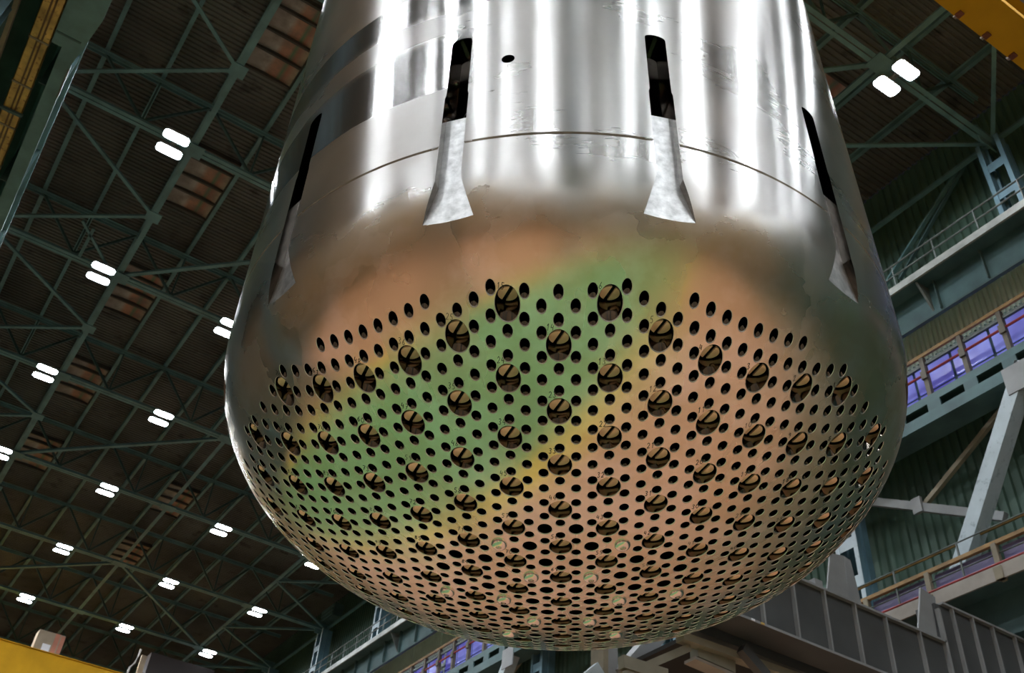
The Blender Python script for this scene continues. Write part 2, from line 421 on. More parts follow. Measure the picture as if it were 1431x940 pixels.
for off, ys in ((0, TY), (-19.7, [q for q in TY if q < 10])):
    for y in ys:
        for x in LX:
            c = lamp0 if first else tree_copy(lamp0)
            first = False
            c.location = (x + off, y, 21.0)
            k_ = round((y - 7.2) / 6)
            rown = ('row beside left crane runway', 'second row from left crane runway', 'second row from right wall', 'row beside right wall')[LX.index(x)]
            c['label'] = 'twin floodlight, %s, on %s truss past near yellow crane' % (rown, ORD_[k_]) if k_ >= 0 else 'twin floodlight on a truss behind the near yellow crane'
            if off:
                c['label'] = 'glowing white twin floodlight in the neighbouring bay'; c['group'] = 'twin floodlights of the neighbouring bay'

# ------------------------------------------------------------------ columns
def make_column(x, y, label, group, mats=('blue_column', 'pale_blue')):
    t = thing('steel_column', label, 'column', (x, y, 0), group)
    for s in (-.22, .22):
        mb = MB(); mb.box((x - .02, y + s - .07, 0), (x + .02, y + s + .07, 21.2)); mb.box((x - .25, y + s - .012, 0), (x + .25, y + s + .012, 21.2)); mb.make('column_leg', mats[0], t)
    for k in range(23):
        z = .4 + k * .9
        MB().box((x - .262, y - .3, z), (x - .25, y + .3, z + .26)).make('batten', mats[1], t)
    for s in (-.25, .25): MB().box((x - .275, y + s - .055, 0), (x - .262, y + s + .055, 21.2)).make('flange_strip', mats[1], t)
    return t
ORD = ('first', 'second', 'third', 'fourth', 'fifth', 'sixth', 'seventh', 'eighth', 'ninth', 'tenth')
def nth(y): return ORD[int(round((y - 7.2) / 6))]
col0 = make_column(XR, 7.2, 'x', 'x', ('blue_column', 'blue_column'))
colp = make_column(XR, 13.2, 'x', 'x')
for y in TY:
    c = col0 if y == 7.2 else colp if y == 13.2 else tree_copy(col0 if y < 30 else colp)
    c.location.y = y
    c['group'] = 'columns along the right wall'
    c['label'] = ('pale battened steel column behind the grey girder bracket at the right wall' if y == 13.2 else
                  'battened steel column of the right wall under the %s truss past the near crane' % nth(y) if y > 7 else 'battened steel column of the right wall behind the near yellow crane')
for y in TY:
    c = tree_copy(col0); c.location = (XL - .35, y, 0); c['label'] = 'blue battened steel column between the two bays'; c['group'] = 'columns between the bays'

# ------------------------------------------------------------------ right wall: upper crane runway, glazed strip, walkways
RY0, RY1 = -20.0, 58.0
rw = thing('crane_runway_beam', 'teal crane runway girder with handrail high on the right wall', 'runway beam', (16.1, 19.2, 16.7))
mb = MB(); mb.box((15.58, RY0, 17.5), (16.5, RY1, 17.56)); mb.make('walkway_plate', 'teal_wall', rw)
MB().box((15.53, RY0, 17.44), (15.58, RY1, 17.62)).make('edge_flange', 'flange_light', rw)
mb = MB(); mb.box((16.0, RY0, 16.7), (16.04, RY1, 17.5)); mb.make('web_plate', 'teal_wall', rw)
MB().box((15.97, RY0, 16.66), (16.07, RY1, 16.70)).make('bottom_flange', 'teal_dark', rw)
st = None
for k in range(40):
    y = 4.2 + k * 1.2
    if st is None: st = MB().box((15.9, y - .012, 16.7), (16.0, y + .012, 17.5)).make('stiffener', 'teal_dark', rw); sy = y
    else:
        c = st.copy(); C.objects.link(c); c.location.y = y - sy
MB().box((15.9, RY0, 17.56), (16.0, RY1, 17.70)).make('crane_rail', 'rail_grey', rw)
for z in (17.95, 18.25): MB().tube([(15.6, 6.2, z), (15.6, 46.8, z)], .022, 6).make('handrail', 'rail_grey', rw)
st = None
for k in range(37):
    y = 6.4 + k * 1.1
    if st is None: st = MB().tube([(15.6, y, 17.56), (15.6, y, 18.27)], .018, 6).make('rail_post', 'rail_grey', rw); sy = y
    else:
        c = st.copy(); C.objects.link(c); c.location.y = y - sy
for ty in TY[4:]: MB().prism([(15.62, 17.44), (16.0, 17.44), (16.0, 16.8)], 1, ty + 2.0, ty + 2.05).make('bracket', 'rail_grey', rw)

pp = thing('cladding_band', 'pale ribbed panels under the upper crane runway', 'wall panel', (16.75, 19.2, 16.3))
for k in range(28):
    ya = 1.2 + k * 2.0; vv, ff, prof = [], [], []
    nn = 16
    for i in range(nn):
        y = ya + i * 1.97 / nn; d = 1.97 / nn
        prof += [(16.67, y), (16.67, y + .45 * d), (16.73, y + .55 * d), (16.73, y + .9 * d)]
    prof.append((16.67, ya + 1.97))
    for x, y in prof: vv += [(x, y, 16.35), (x, y, 17.6)]
    for i in range(len(prof) - 1): ff.append((2 * i, 2 * i + 1, 2 * i + 3, 2 * i + 2))
    mesh('panel', vv, ff, 'clad_pale', pp)
    MB().box((16.62, ya - .035, 16.35), (16.72, ya - .005, 17.6)).make('panel_post', 'clad_pale', pp)

win = setp(MB().box((16.86, RY0, 15.0), (16.90, RY1, 16.36)).make('window_1', 'teal_dark'), 'bluish glazed strip behind the golden handrail', kind='structure')
pn0 = None
for k in range(56):
    y = .8 + k * .98
    pn = MB().box((16.82, y + .04, 15.12), (16.85, y + .94, 15.62)).make('window_pane', 'glass_blue', win)
    pn = MB().box((16.82, y + .04, 15.68), (16.85, y + .94, 16.30)).make('window_pane', 'glass_blue', win)

ra = thing('walkway_railing', 'golden and red handrail of the upper walkway before the blue glazing', 'railing', (16.3, 19.2, 15.13))
MB().box((16.27, RY0, 16.12), (16.33, RY1, 16.2)).make('top_rail', 'rail_gold', ra)
MB().tube([(16.3, RY0, 15.68), (16.3, RY1, 15.68)], .028, 6).make('mid_rail', 'rail_red', ra)
MB().box((16.33, RY0, 15.93), (16.37, RY1, 16.0)).make('mid_rail', 'rail_grey', ra)
st = None
for k in range(56):
    y = 1.2 + k * .978
    if st is None:
        mb = MB(); mb.box((16.28, y - .05, 15.13), (16.40, y + .05, 16.14)); mb.box((16.24, y - .07, 15.55), (16.3, y + .07, 15.75)); st = mb.make('rail_post', 'post_brown', ra); sy = y
    else:
        c = st.copy(); C.objects.link(c); c.location.y = y - sy
bw = thing('walkway_beam', 'teal slotted edge beam carrying the upper walkway', 'beam', (16.4, 19.2, 14.5))
# front plate with real slots: bands above and below the slots plus the bridges between them
MB().box((16.28, RY0, 14.95), (16.32, RY1, 15.13)).make('upper_plate', 'teal_wall', bw)
MB().box((16.28, RY0, 14.5), (16.32, RY1, 14.76)).make('lower_plate', 'teal_wall', bw)
MB().box((16.32, RY0, 15.08), (16.9, RY1, 15.13)).make('deck_plate', 'teal_dark', bw)
MB().box((16.32, RY0, 14.5), (16.9, RY1, 14.53)).make('soffit_plate', 'teal_dark', bw)
st = None
for k in range(70):
    y = -2.85 + k * .915
    if st is None: st = MB().box((16.28, y - .16, 14.76), (16.32, y + .16, 14.95)).make('bridge_plate', 'teal_wall', bw); sy = y
    else:
        c = st.copy(); C.objects.link(c); c.location.y = y - sy

# vertical portal bracing in the wall
for yo, gl in ((0, 'pale blue box strut slanting up to the slotted beam above the lower walkway'), (18, 'pale blue box strut in the far bracing bay behind the barrel bottom'), (36, 'pale blue box strut in the farthest bracing bay')):
    t = thing('wall_brace', gl, 'brace', (16.5, 12.4 + yo, 8.0))
    MB().bar((16.45, 12.75 + yo, 8.0), (16.45, 7.9 + yo, 14.75), .30, .34, (1, 0, 0)).make('strut', 'pale_blue', t)
    MB().box((16.26, 7.75 + yo, 14.15), (16.3, 8.35 + yo, 14.75)).make('end_plate', 'plate_grey', t)
    MB().bar((17.2, 8.0 + yo, 15.2), (17.2, 11.4 + yo, 13.4), .10, .10).make('tie_rod', 'column_brown', t)
    MB().bar((17.1, 13.1 + yo, 14.35), (17.1, 9.6 + yo, 12.35), .14, .18).make('cross_strut', 'plate_grey', t)
    MB().box((16.98, 11.27 + yo, 13.2), (17.06, 11.5 + yo, 13.55)).make('joint_plate', 'plate_grey', t)
for yo in (0, 6, 12, 18, 24):
    t = thing('wall_tie', 'thin diagonal wall ties under the eaves in %s bay past the near crane' % ORD[yo // 6], 'brace', (17.4, 9.6 + yo, 20.2), 'diagonal wall ties under the eaves')
    MB().angle((17.35, 11.6 + yo, 19.3), (17.35, 8.3 + yo, 21.6), .11).make('tie_bar', 'teal_steel', t)
    MB().angle((17.3, 10.6 + yo, 19.5), (17.3, 8.0 + yo, 21.6), .09).make('tie_bar', 'teal_dark', t)

# lower walkway
lw = thing('lower_walkway', 'lower service walkway with golden handrail and purple kick panels', 'walkway', (15.8, 12, 10.3))
LY0, LY1 = -4.0, 17.0
MB().box((15.45, LY0, 10.38), (16.5, LY1, 10.44)).make('deck', 'teal_dark', lw)
MB().box((15.42, LY0, 10.30), (15.46, LY1, 10.55)).make('edge_board', 'deck_beige', lw)
MB().box((15.48, LY0, 10.96), (15.56, LY1, 11.03)).make('top_rail', 'rail_gold', lw)
MB().tube([(15.44, LY0, 10.58), (15.44, LY1, 10.58)], .02, 6).make('mid_rail', 'rail_red', lw)
MB().tube([(15.52, LY0, 11.30), (15.52, LY1, 11.30)], .014, 6).make('upper_rail', 'rail_grey', lw)
MB().tube([(16.45, LY0, 11.85), (16.45, LY1, 11.85)], .035, 6).make('rear_rail', 'rail_gold', lw)
MB().tube([(15.52, LY0, 10.80), (15.52, LY1, 10.80)], .014, 6).make('mid_rail', 'rail_grey', lw)
for k in range(15):
    y = LY0 + .1 + k * 1.44
    mb = MB(); mb.box((15.46, y - .05, 10.3), (15.56, y + .05, 10.98)); mb.box((15.4, y - .08, 10.3), (15.5, y + .08, 10.52)); mb.make('rail_post', 'column_brown', lw)
    MB().box((15.60, y + .06, 10.56), (15.62, y + 1.36, 10.94)).make('kick_panel', 'purple_panel', lw)
    MB().box((15.5, y + .70, 10.44), (15.53, y + .73, 11.3)).make('baluster', 'rail_grey', lw)
MB().box((16.0, LY0, 9.6), (16.05, LY1, 10.38)).make('girder_web', 'teal_dark', lw)
MB().box((15.86, LY0, 9.56), (16.2, LY1, 9.6)).make('girder_flange', 'teal_dark', lw)

# ------------------------------------------------------------------ grey plate girder with brackets on it (lower right)
GY = 9.2
zt, zb, zt2 = GY / 1.313 + CZ, GY / 1.508 + CZ, GY / 1.198 + CZ
xs = P(1318, 880, y=GY).x
g = thing('plate_girder', 'grey steel box girder with web stiffeners crossing behind the barrel', 'girder', (11.5, GY, zb))
MB().box((6.9, GY + .05, zb), (xs, GY + .42, zt)).make('web_box', 'girder_grey', g)
MB().box((6.9, GY - .02, zt), (xs, GY + .47, zt + .035)).make('top_flange', 'plate_grey', g)
MB().box((6.9, GY - .02, zb - .035), (xs + 1.0, GY + .47, zb)).make('bottom_flange', 'girder_grey', g)
MB().box((6.9, GY - .026, zb - .035), (xs + 1.0, GY - .02, zb)).make('flange_edge', 'plate_grey', g)
MB().box((xs, GY + .05, zb), (16.0, GY + .42, zt2)).make('end_box', 'girder_grey', g)
MB().box((xs + .12, GY - .02, zt2), (16.0, GY + .47, zt2 + .035)).make('end_flange', 'plate_grey', g)
MB().box((xs - .03, GY - .02, zb), (xs + .02, GY + .05, zt2 - .12)).make('end_plate', 'plate_grey', g)
xpos = [P(px, py, y=GY).x for px, py in ((1065, 830), (1110, 830), (1153.6, 840), (1196, 855), (1239, 870), (1287, 890), (1340, 890), (1368, 900), (1396, 910), (1428, 925))]
dx = xpos[2] - xpos[1]
xpos += [xpos[0] - dx * k for k in range(1, 5)]
for x in xpos:
    MB().box((x - .014, GY - .015, zb), (x + .014, GY + .05, zt if x < xs else zt2)).make('stiffener', 'plate_grey', g)
for px, m_ in ((1053, 'label_white'), (1066, 'busbar_yellow')):
    q = P(px, 879, y=GY - .02); MB().box((q.x - .03, GY - .034, zb - .032), (q.x + .03, GY - .026, zb - .004)).make('tag', m_, g)
MB().box((6.9, GY + .55, zb - .12), (15.9, GY + .85, zb + .3)).make('rear_beam', 'girder_grey', g)
MB().box((P(948, 895, z=zb).x, GY + .85, zb - .02), (15.9, 11.4, zb + .04)).make('deck_plate', 'shade_black', g)  # added black sheet standing in for the unlit space beyond the girder
for face, side, lab in ((((1153, 823), (1183, 833), (1178, 777), (1159, 773)), ((1184, 833), (1204, 841), (1188, 783), (1179, 777)), 'trapezoid grey bracket on the girder in front of the pale battened column'),
                        (((1279, 872), (1307, 886), (1301, 832), (1285, 821)), ((1307, 886), (1311, 888), (1306, 834), (1301, 832)), 'trapezoid grey bracket on the girder in front of the purple walkway')):
    zz = zt + .036
    def pl(q, yy): return [(P(*k_, y=yy).x, max(zz, P(*k_, y=yy).z) if i_ > 1 else zz) for i_, k_ in enumerate(q)]
    f_, s_ = pl(face, GY + .12), pl(side, GY + .26)
    t = thing('girder_bracket', lab, 'bracket', (sum(q[0] for q in f_) / 4, GY + .2, zz))
    MB().prism(f_, 1, GY + .10, GY + .13).make('face_plate', 'plate_grey', t)
    MB().prism(s_, 1, GY + .25, GY + .28).make('rear_plate', 'plate_grey', t)
    x = f_[1][0]; hh = f_[2][1]
    MB().prism([(GY + .13, zz), (GY + .25, zz), (GY + .25, hh), (GY + .13, hh)], 0, f_[2][0] - .03, f_[2][0]).make('web_plate', 'plate_grey', t)
x = P(1147, 815, y=GY + .2).x
setp(MB().box((x - .24, GY + .1, zt + .036), (x - .08, GY + .35, zt + .22)).make('girder_clamp', 'plate_grey'), 'small grey clamp block on the girder beside the barrel', 'clamp')

# framing seen under the girder and below the barrel
t = thing('support_frame', 'grey post with diagonal brace under the barrel bottom', 'frame', (9.0, 11.6, 0))
yy = 11.6
q0, q1 = P(843, 930, y=yy), P(860, 930, y=yy)
MB().box((q0.x, yy, 0), (q0.x + .09, yy + .3, q0.z + .6)).make('post', 'column_brown', t)
MB().box((q0.x + .09, yy + .02, 0), (q1.x + .06, yy + .3, q0.z + .6)).make('post', 'plate_grey', t)
a, c = P(868, 945, y=yy), P(915, 890, y=yy)
MB().bar(a, c + (c - a) * .15, .24, .24, (0, 1, 0)).make('diagonal', 'plate_grey', t)
a, c = P(820, 950, y=yy), P(838, 935, y=yy); MB().bar(a - (c - a), c, .2, .1, (0, 1, 0)).make('diagonal', 'pale_blue', t)
t = thing('service_platform', 'beige channel frame slung below the grey girder', 'platform', (11, 10.8, 7.2))
yy = 9.85
a, c = P(885, 938, y=9.8), P(962, 905, y=9.8); MB().bar(a - (c - a) * .2, c, .10, .08, (0, 1, 0)).make('rail', 'beige_channel', t)
a, c = P(868, 925, y=9.8), P(930, 945, y=9.8); MB().bar(a, c, .16, .12, (0, 1, 0)).make('rail', 'beige_channel', t)
a, c = P(970, 909, y=yy), P(1022, 932, y=yy)
MB().bar(a, c, .16, .20).make('channel', 'beige_channel', t)
a, c = P(964, 922, y=yy), P(1020, 946, y=yy); MB().bar(a, c, .22, .04).make('flange', 'deck_beige', t)
a, c = P(950, 890, y=9.75), P(1120, 950, y=9.75); MB().bar(a, c, .16, .10).make('channel', 'beige_channel', t)
a, c = P(1036, 905, y=9.6), P(1070, 945, y=9.6); MB().bar(a, c, .12, .14).make('hanger', 'girder_grey', t)

# ------------------------------------------------------------------ left crane runway with yellow conductor trough
lr = thing('crane_runway_beam', 'teal crane runway girder with stained plates beside the yellow conductor trough', 'runway beam', (-1.6, 19.2, 16.7))
MB().box((-1.70, 13.9, 16.7), (-1.44, RY1, 16.74)).make('bottom_flange', 'teal_steel', lr)
MB().box((-1.88, RY0, 16.7), (-1.44, 13.9, 16.74)).make('bottom_flange', 'teal_steel', lr)
MB().box((-1.68, RY0, 16.74), (-1.62, RY1, 17.9)).make('web_plate', 'teal_steel', lr)
MB().box((-1.90, RY0, 17.9), (-1.44, RY1, 17.95)).make('top_flange', 'teal_steel', lr)
MB().box((-2.9, RY0, 17.9), (-1.9, RY1, 17.94)).make('walkway_plate', 'teal_dark', lr)
for y in (13.6, 19.6, 25.6, 31.6): MB().box((-1.87, y - .02, 16.685), (-1.43, y + .02, 16.7)).make('splice_plate', 'teal_dark', lr)
MB().box((-1.47, 14.3, 16.69), (-1.435, 15.1, 16.8)).make('edge_strip', 'rail_grey', lr)
MB().prism([(-1.44, 12.0), (-1.25, 12.0), (-1.25, 12.9), (-1.44, 14.2)], 2, 16.70, 16.72).make('gusset_plate', 'teal_steel', lr)
for k in range(26):
    y = -18 + k * 3
    MB().box((-1.84, y - .012, 16.74), (-1.46, y + .012, 17.9)).make('stiffener', 'teal_dark', lr)
bb = thing('conductor_trough', 'yellow stained conductor trough along the left crane runway', 'conductor rail', (-2.05, 19.2, 16.7))
ya = -10.0
while ya < 50:
    mb = MB(); mb.box((-2.25, ya, 16.68), (-1.90, ya + 1.16, 16.70)); mb.box((-1.915, ya, 16.68), (-1.90, ya + 1.16, 16.78)); mb.box((-2.25, ya, 16.68), (-2.235, ya + 1.16, 16.78))
    mb.make('trough_section', 'busbar_yellow', bb)
    MB().box((-2.26, ya + 1.16, 16.66), (-1.89, ya + 1.2, 16.79)).make('joint_clamp', 'column_brown', bb)
    ya += 1.2
for x in (-2.10, -2.03): MB().box((x - .016, -10, 16.665), (x + .016, 50, 16.68)).make('conductor_bar', 'busbar_conductor', bb)
for y in (9, 15.9, 21, 27, 33): MB().bar((-2.9, y, 16.60), (-1.86, y, 16.62), .06, .06).make('hanger_arm', 'teal_dark', bb)
lr2 = thing('crane_runway_beam', 'dark teal runway girder of the neighbouring bay beyond the yellow trough', 'runway beam', (-2.9, 19.2, 16.5))
MB().box((-3.6, RY0, 16.5), (-2.56, RY1, 16.56)).make('bottom_flange', 'teal_dark', lr2)
MB().box((-3.1, RY0, 16.56), (-3.04, RY1, 18.2)).make('web_plate', 'teal_dark', lr2)
MB().box((-2.62, RY0, 16.46), (-2.54, RY1, 16.6)).make('edge_angle', 'column_brown', lr2)

# ------------------------------------------------------------------ overhead cranes
def crane_girder(t, ya, yb, za, zb, x0=-1.3, x1=15.45):
    MB().box((x0, ya + .08, za + .03), (x1, yb - .08, zb)).make('box_girder', 'crane_yellow', t)
    MB().box((x0, ya, za), (x1, yb, za + .03)).make('bottom_flange', 'crane_yellow', t)
    MB().box((x0, ya, zb), (x1, yb, zb + .03)).make('top_flange', 'crane_yellow', t)
c1 = thing('overhead_crane', 'yellow overhead crane girder with rusty clips close above the barrel', 'crane', (7.2, 4.0, 17.95))
crane_girder(c1, 3.78, 4.44, 17.62, 19.2)
k = 17.62 - CZ
for i in range(-2, 8):
    x = (10.94 + .715 * i) * k / 15.8
    MB().box((x - .05, 4.30, 17.57), (x + .05, 4.42, 17.62)).make('clip', 'crane_rust', c1)
    MB().box((x - .03, 4.42, 17.60), (x + .03, 4.47, 17.64)).make('lug', 'deck_beige', c1)
MB().box((-1.3, 3.1, 17.75), (15.4, 3.62, 17.80)).make('walkway_plate', 'deck_beige', c1)
MB().box((-1.3, 3.62, 17.8), (15.4, 3.78, 17.86)).make('walkway_bracket', 'crane_yellow', c1)
for x, zl in ((-1.55, 17.97), (15.85, 17.72)): MB().box((x - .2, 2.6, zl), (x + .2, 5.6, 18.5)).make('end_truck', 'crane_yellow', c1)
for xa_, xb_ in ((-1.4, -1.3), (15.45, 15.7)): MB().box((xa_, 3.8, 18.0), (xb_, 4.4, 18.5)).make('end_bracket', 'crane_yellow', c1)
c2 = thing('overhead_crane', 'yellow overhead crane at the far end with cartons on its deck', 'crane', (7.2, 48.5, 17.95))
crane_girder(c2, 48.45, 49.4, 16.2, 18.84)
for x, zl in ((-1.55, 17.97), (15.85, 17.72)): MB().box((x - .2, 47.6, zl), (x + .2, 51.6, 18.5)).make('end_truck', 'crane_yellow', c2)
for xa_, xb_ in ((-1.4, -1.3), (15.45, 15.7)): MB().box((xa_, 48.6, 18.0), (xb_, 49.3, 18.5)).make('end_bracket', 'crane_yellow', c2)
t = thing('carton', 'big beige carton with red stripe and white label on the far crane', 'box', (6.3, 48.7, 18.87))
q0, q1 = P(46, 905, y=48.5), P(83, 915, y=48.5)
MB().box((q0.x, 48.58, 18.87), (q1.x, 49.3, 19.75)).make('box_body', 'carton', t)
ww = q1.x - q0.x
MB().box((q0.x + .63 * ww, 48.565, 18.87), (q0.x + .80 * ww, 48.58, 19.75)).make('stripe', 'carton_red', t)
MB().box((q0.x + .85 * ww, 48.565, 18.95), (q1.x, 48.58, 19.70)).make('stripe', 'carton_red', t)
MB().box((q0.x + .28 * ww, 48.56, 18.9), (q0.x + .58 * ww, 48.58, 19.2)).make('white_label', 'label_white', t)
t = thing('crane_trolley', 'dark reddish crane trolley on the far yellow crane', 'trolley', (11, 49, 18.87))
q0, q1 = P(207, 925, y=49), P(300, 935, y=49)
MB().box((q0.x, 48.9, 18.87), (q1.x, 50.2, P(260, 926, y=49).z)).make('machine_body', 'dark_machine', t)
MB().box((q0.x + .5, 48.8, 18.87), (q0.x + 1.6, 48.9, 19.4)).make('cover_panel', 'crane_rust', t)
pts = [P(px, py, y=48.36) for px, py in ((176, 946), (181, 932), (188, 926), (194, 915), (197, 907))]
setp(MB().tube(pts, .045, 6).make('power_cable', 'cable_white'), 'pale cable hanging before the far yellow crane beside the trolley', 'cable')
q = P(200, 922, y=48.7); MB().box((q.x - .12, 48.65, 18.88), (q.x + .12, 48.8, max(19.2, q.z + .2))).make('lamp_box', 'carton', t)
t = thing('wall_fan', 'dim teal ventilation box under the eaves at the far right wall', 'fan box', (16.4, 34, 19.5))
q = P(462, 858, x=16.9); MB().box((16.75, q.y - .7, q.z - .3), (17.2, q.y + .7, q.z + .3)).make('casing', 'teal_dark', t)
for k in range(3): MB().box((16.70, q.y - .6, q.z - .24 + k * .19), (16.75, q.y + .6, q.z - .14 + k * .19)).make('louvre', 'teal_steel', t)

# ------------------------------------------------------------------ the reactor core barrel (built in its own frame, axis = Z)
R, HB, NE = 1.7972, 1.105, 2.03
A = .236 / 3; CXL = A * sqrt(3) / 2
TOP = 9.4
def rad(z):
    if z >= 0: return R
    return R * max(0., 1 - (min(-z, HB) / HB) ** NE) ** (1 / NE)
def gz(r): return -HB * max(1e-9, 1 - (abs(r) / R) ** NE) ** (1 / NE)
def slope(r): return (gz(r + 1e-4) - gz(r - 1e-4)) / 2e-4
def nrm_plan(x, y):
    r = hypot(x, y)
    if r < 1e-6: return (0, 0, -1)
    s = slope(r); n = Vector((s * x / r, s * y / r, -1)); n.normalize(); return tuple(n)
def nrm_cyl(th, z):
    if z >= -.002: return (sin(th), -cos(th), 0)
    return nrm_plan(rad(z) * sin(th), -rad(z) * cos(th))
barrel = bpy.data.objects.new('core_barrel', None); C.objects.link(barrel)
barrel.matrix_world = Matrix.Translation(BARREL_LOC) @ M3.to_4x4()
setp(barrel, 'huge suspended steel reactor barrel with perforated dished bottom', 'reactor barrel')
def bmesh_part(name, v, f, mats, parent, normals=None, fm=None, smooth=True):
    o = mesh(name, v, f, mats, parent, smooth=smooth, local=True, fmats=fm)
    if normals is not None: o.data.normals_split_custom_set_from_vertices(normals)
    return o

# slot outline in (u, z) around its own centre line: straight slot, neck, flare
FLOOR = 1.750
def outline():
    pts = []
    def seg(a, c, n):
        for i in range(n): pts.append((a[0] + (c[0] - a[0]) * i / n, a[1] + (c[1] - a[1]) * i / n))
    def zb_(u): # where the flat slot floor runs out on the dish
        return gz_inv(sqrt(FLOOR ** 2 + u * u))
    n = 8
    for i in range(n): u = -.111 + .222 * i / n; pts.append((u, zb_(u)))
    seg((.111, zb_(.111)), (.0575, -.045), 5)
    seg((.0575, -.045), (.0575, .52), 10)
    seg((.0575, .52), (.052, .54), 1)
    seg((.052, .54), (.052, .945), 7)
    for i in range(8):
        a = pi * i / 8; pts.append((.052 * cos(a), .945 + .028 * sin(a)))
    seg((-.052, .945), (-.052, .54), 7)
    seg((-.052, .54), (-.0575, .52), 1)
    seg((-.0575, .52), (-.0575, -.045), 10)
    seg((-.0575, -.045), (-.111, zb_(.111)), 5)
    return pts
def gz_inv(r): return gz(r)
OUT = outline()
def inside(pt, poly):
    x, y = pt; c = False; j = len(poly) - 1
    for i in range(len(poly)):
        xi, yi = poly[i]; xj, yj = poly[j]
        if (yi > y) != (yj > y) and x < (xj - xi) * (y - yi) / (yj - yi) + xi: c = not c
        j = i
    return c
ZROWS = [-.33, -.305, -.28, -.255, -.23, -.2, -.17, -.14, -.11, -.08, -.05, -.02, .02, .07, .12, .164, .1655, .1785, .180, .22, .28, .36, .44, .52, .6, .68, .76, .84, .92, 1.0, 1.1, 1.25]
HS = 15.0   # half sector, degrees
def outline_th():
    return [(u / sqrt(max(rad(z) ** 2 - u * u, .1)) * 1.0, z) for u, z in OUT]    # tan of the local angle
OTH = [(math.atan(t), z) for t, z in outline_th()]
HOLE = [(radians(7.5) + .0175 * cos(2 * pi * i / 20), .735 + .0315 * sin(2 * pi * i / 20)) for i in range(20)]
def sector(with_hole):
    loops = [OTH] + ([HOLE] if with_hole else [])
    pts, edges = [], []
    for lp in loops:
        n0 = len(pts); pts += lp; edges += [(n0 + i, n0 + (i + 1) % len(lp)) for i in range(len(lp))]
    def ok(t, z):
        for lp in loops:
            if inside((t, z), lp): return False
            for a, c in lp:
                if hypot((t - a) * 1.8, z - c) < .007: return False
        return True
    for z in ZROWS:
        prev = None
        for k in range(31):
            t = radians(-HS + k)
            if k in (0, 30) or z in (ZROWS[0], ZROWS[-1]) or ok(t, z):
                pts.append((t, z)); i = len(pts) - 1
                if prev is not None and prev[0] == k - 1: edges.append((prev[1], i))
                prev = (k, i)
    colL = sorted([i for i, p in enumerate(pts) if abs(p[0] + radians(HS)) < 1e-9], key=lambda i: pts[i][1])
    colR = sorted([i for i, p in enumerate(pts) if abs(p[0] - radians(HS)) < 1e-9], key=lambda i: pts[i][1])
    for cl in (colL, colR): edges += list(zip(cl[:-1], cl[1:]))
    # scale the angle to metres so that the triangles are well shaped
    vc, _, fc, *_r = delaunay_2d_cdt([Vector((t * 1.8, z)) for t, z in pts], edges, [], 0, 1e-7)
    vv = [(q.x / 1.8, q.y) for q in vc]; ff = []
    for tri in fc:
        cx = sum(vv[i][0] for i in tri) / 3; cz = sum(vv[i][1] for i in tri) / 3
        if any(inside((cx, cz), lp) for lp in loops): continue
        ff.append(tuple(tri))
    return vv, ff
SEC = {False: sector(False), True: sector(True)}
GR0, GR1, GDEP = .1655, .1785, .007
sv, sn, sf, sm = [], [], [], []        # cylinder above the weld groove
dv, dn, df, dm = [], [], [], []        # everything below it
for s in range(12):
    th0 = radians(15 + 30 * s)
    vv, ff = SEC[s == 11]
    pos, nor = [], []
    for t, z in vv:
        th = th0 + t; r = rad(z)
        if GR0 - 1e-4 <= z <= GR1 + 1e-4: r -= GDEP
        pos.append((r * sin(th), -r * cos(th), z)); nor.append(nrm_cyl(th, z))
    bs, bd = len(sv), len(dv)
    sv += pos; sn += nor; dv += pos; dn += nor
    for tri in ff:
        cz = sum(vv[i][1] for i in tri) / 3
        a, c, e_ = (Vector(pos[i]) for i in tri)
        if (c - a).cross(e_ - a).dot(Vector(nor[tri[0]])) < 0: tri = tri[::-1]
        g_ = 1 if .1642 < cz < .1798 else 0
        if cz > .172: sf.append(tuple(bs + i for i in tri)); sm.append(g_)
        else: df.append(tuple(bd + i for i in tri)); dm.append(g_)
# plain cylinder above, lip and inside
NSEG = 360
def ring(v, nn, r, z, normal):
    b0 = len(v)
    for k in range(NSEG):
        th = 2 * pi * k / NSEG; v.append((r * sin(th), -r * cos(th), z)); nn.append(normal(th))
    return b0
def band(f, fm, a, c, mi, flip=False):
    for k in range(NSEG):
        j = (k + 1) % NSEG; q = (a + k, a + j, c + j, c + k)
        f.append(q[::-1] if flip else q); fm.append(mi)
radial = lambda th: (sin(th), -cos(th), 0)
inward = lambda th: (-sin(th), cos(th), 0)
b0 = ring(sv, sn, R, 1.25, radial)
for z in (1.6, 2.2, 3.2, 5, 7, TOP):
    b1 = ring(sv, sn, R, z, radial); band(sf, sm, b0, b1, 0); b0 = b1
b1 = ring(sv, sn, 1.69, TOP, lambda th: (0, 0, 1)); band(sf, sm, b0, b1, 0)
b0 = ring(sv, sn, 1.69, TOP, inward); b1 = ring(sv, sn, 1.69, 1.05, inward); band(sf, sm, b0, b1, 0)
def clean(v, nn, f):
    used = sorted({i for q in f for i in q}); mp = {o: i for i, o in enumerate(used)}
    return [v[i] for i in used], [nn[i] for i in used], [tuple(mp[i] for i in q) for q in f]
sv, sn, sf = clean(sv, sn, sf)
shell = bmesh_part('shell', sv, sf, ['barrel_steel', 'groove_shade_brown'], barrel, sn, sm)
shell['label'] = 'brushed steel cylinder wall'

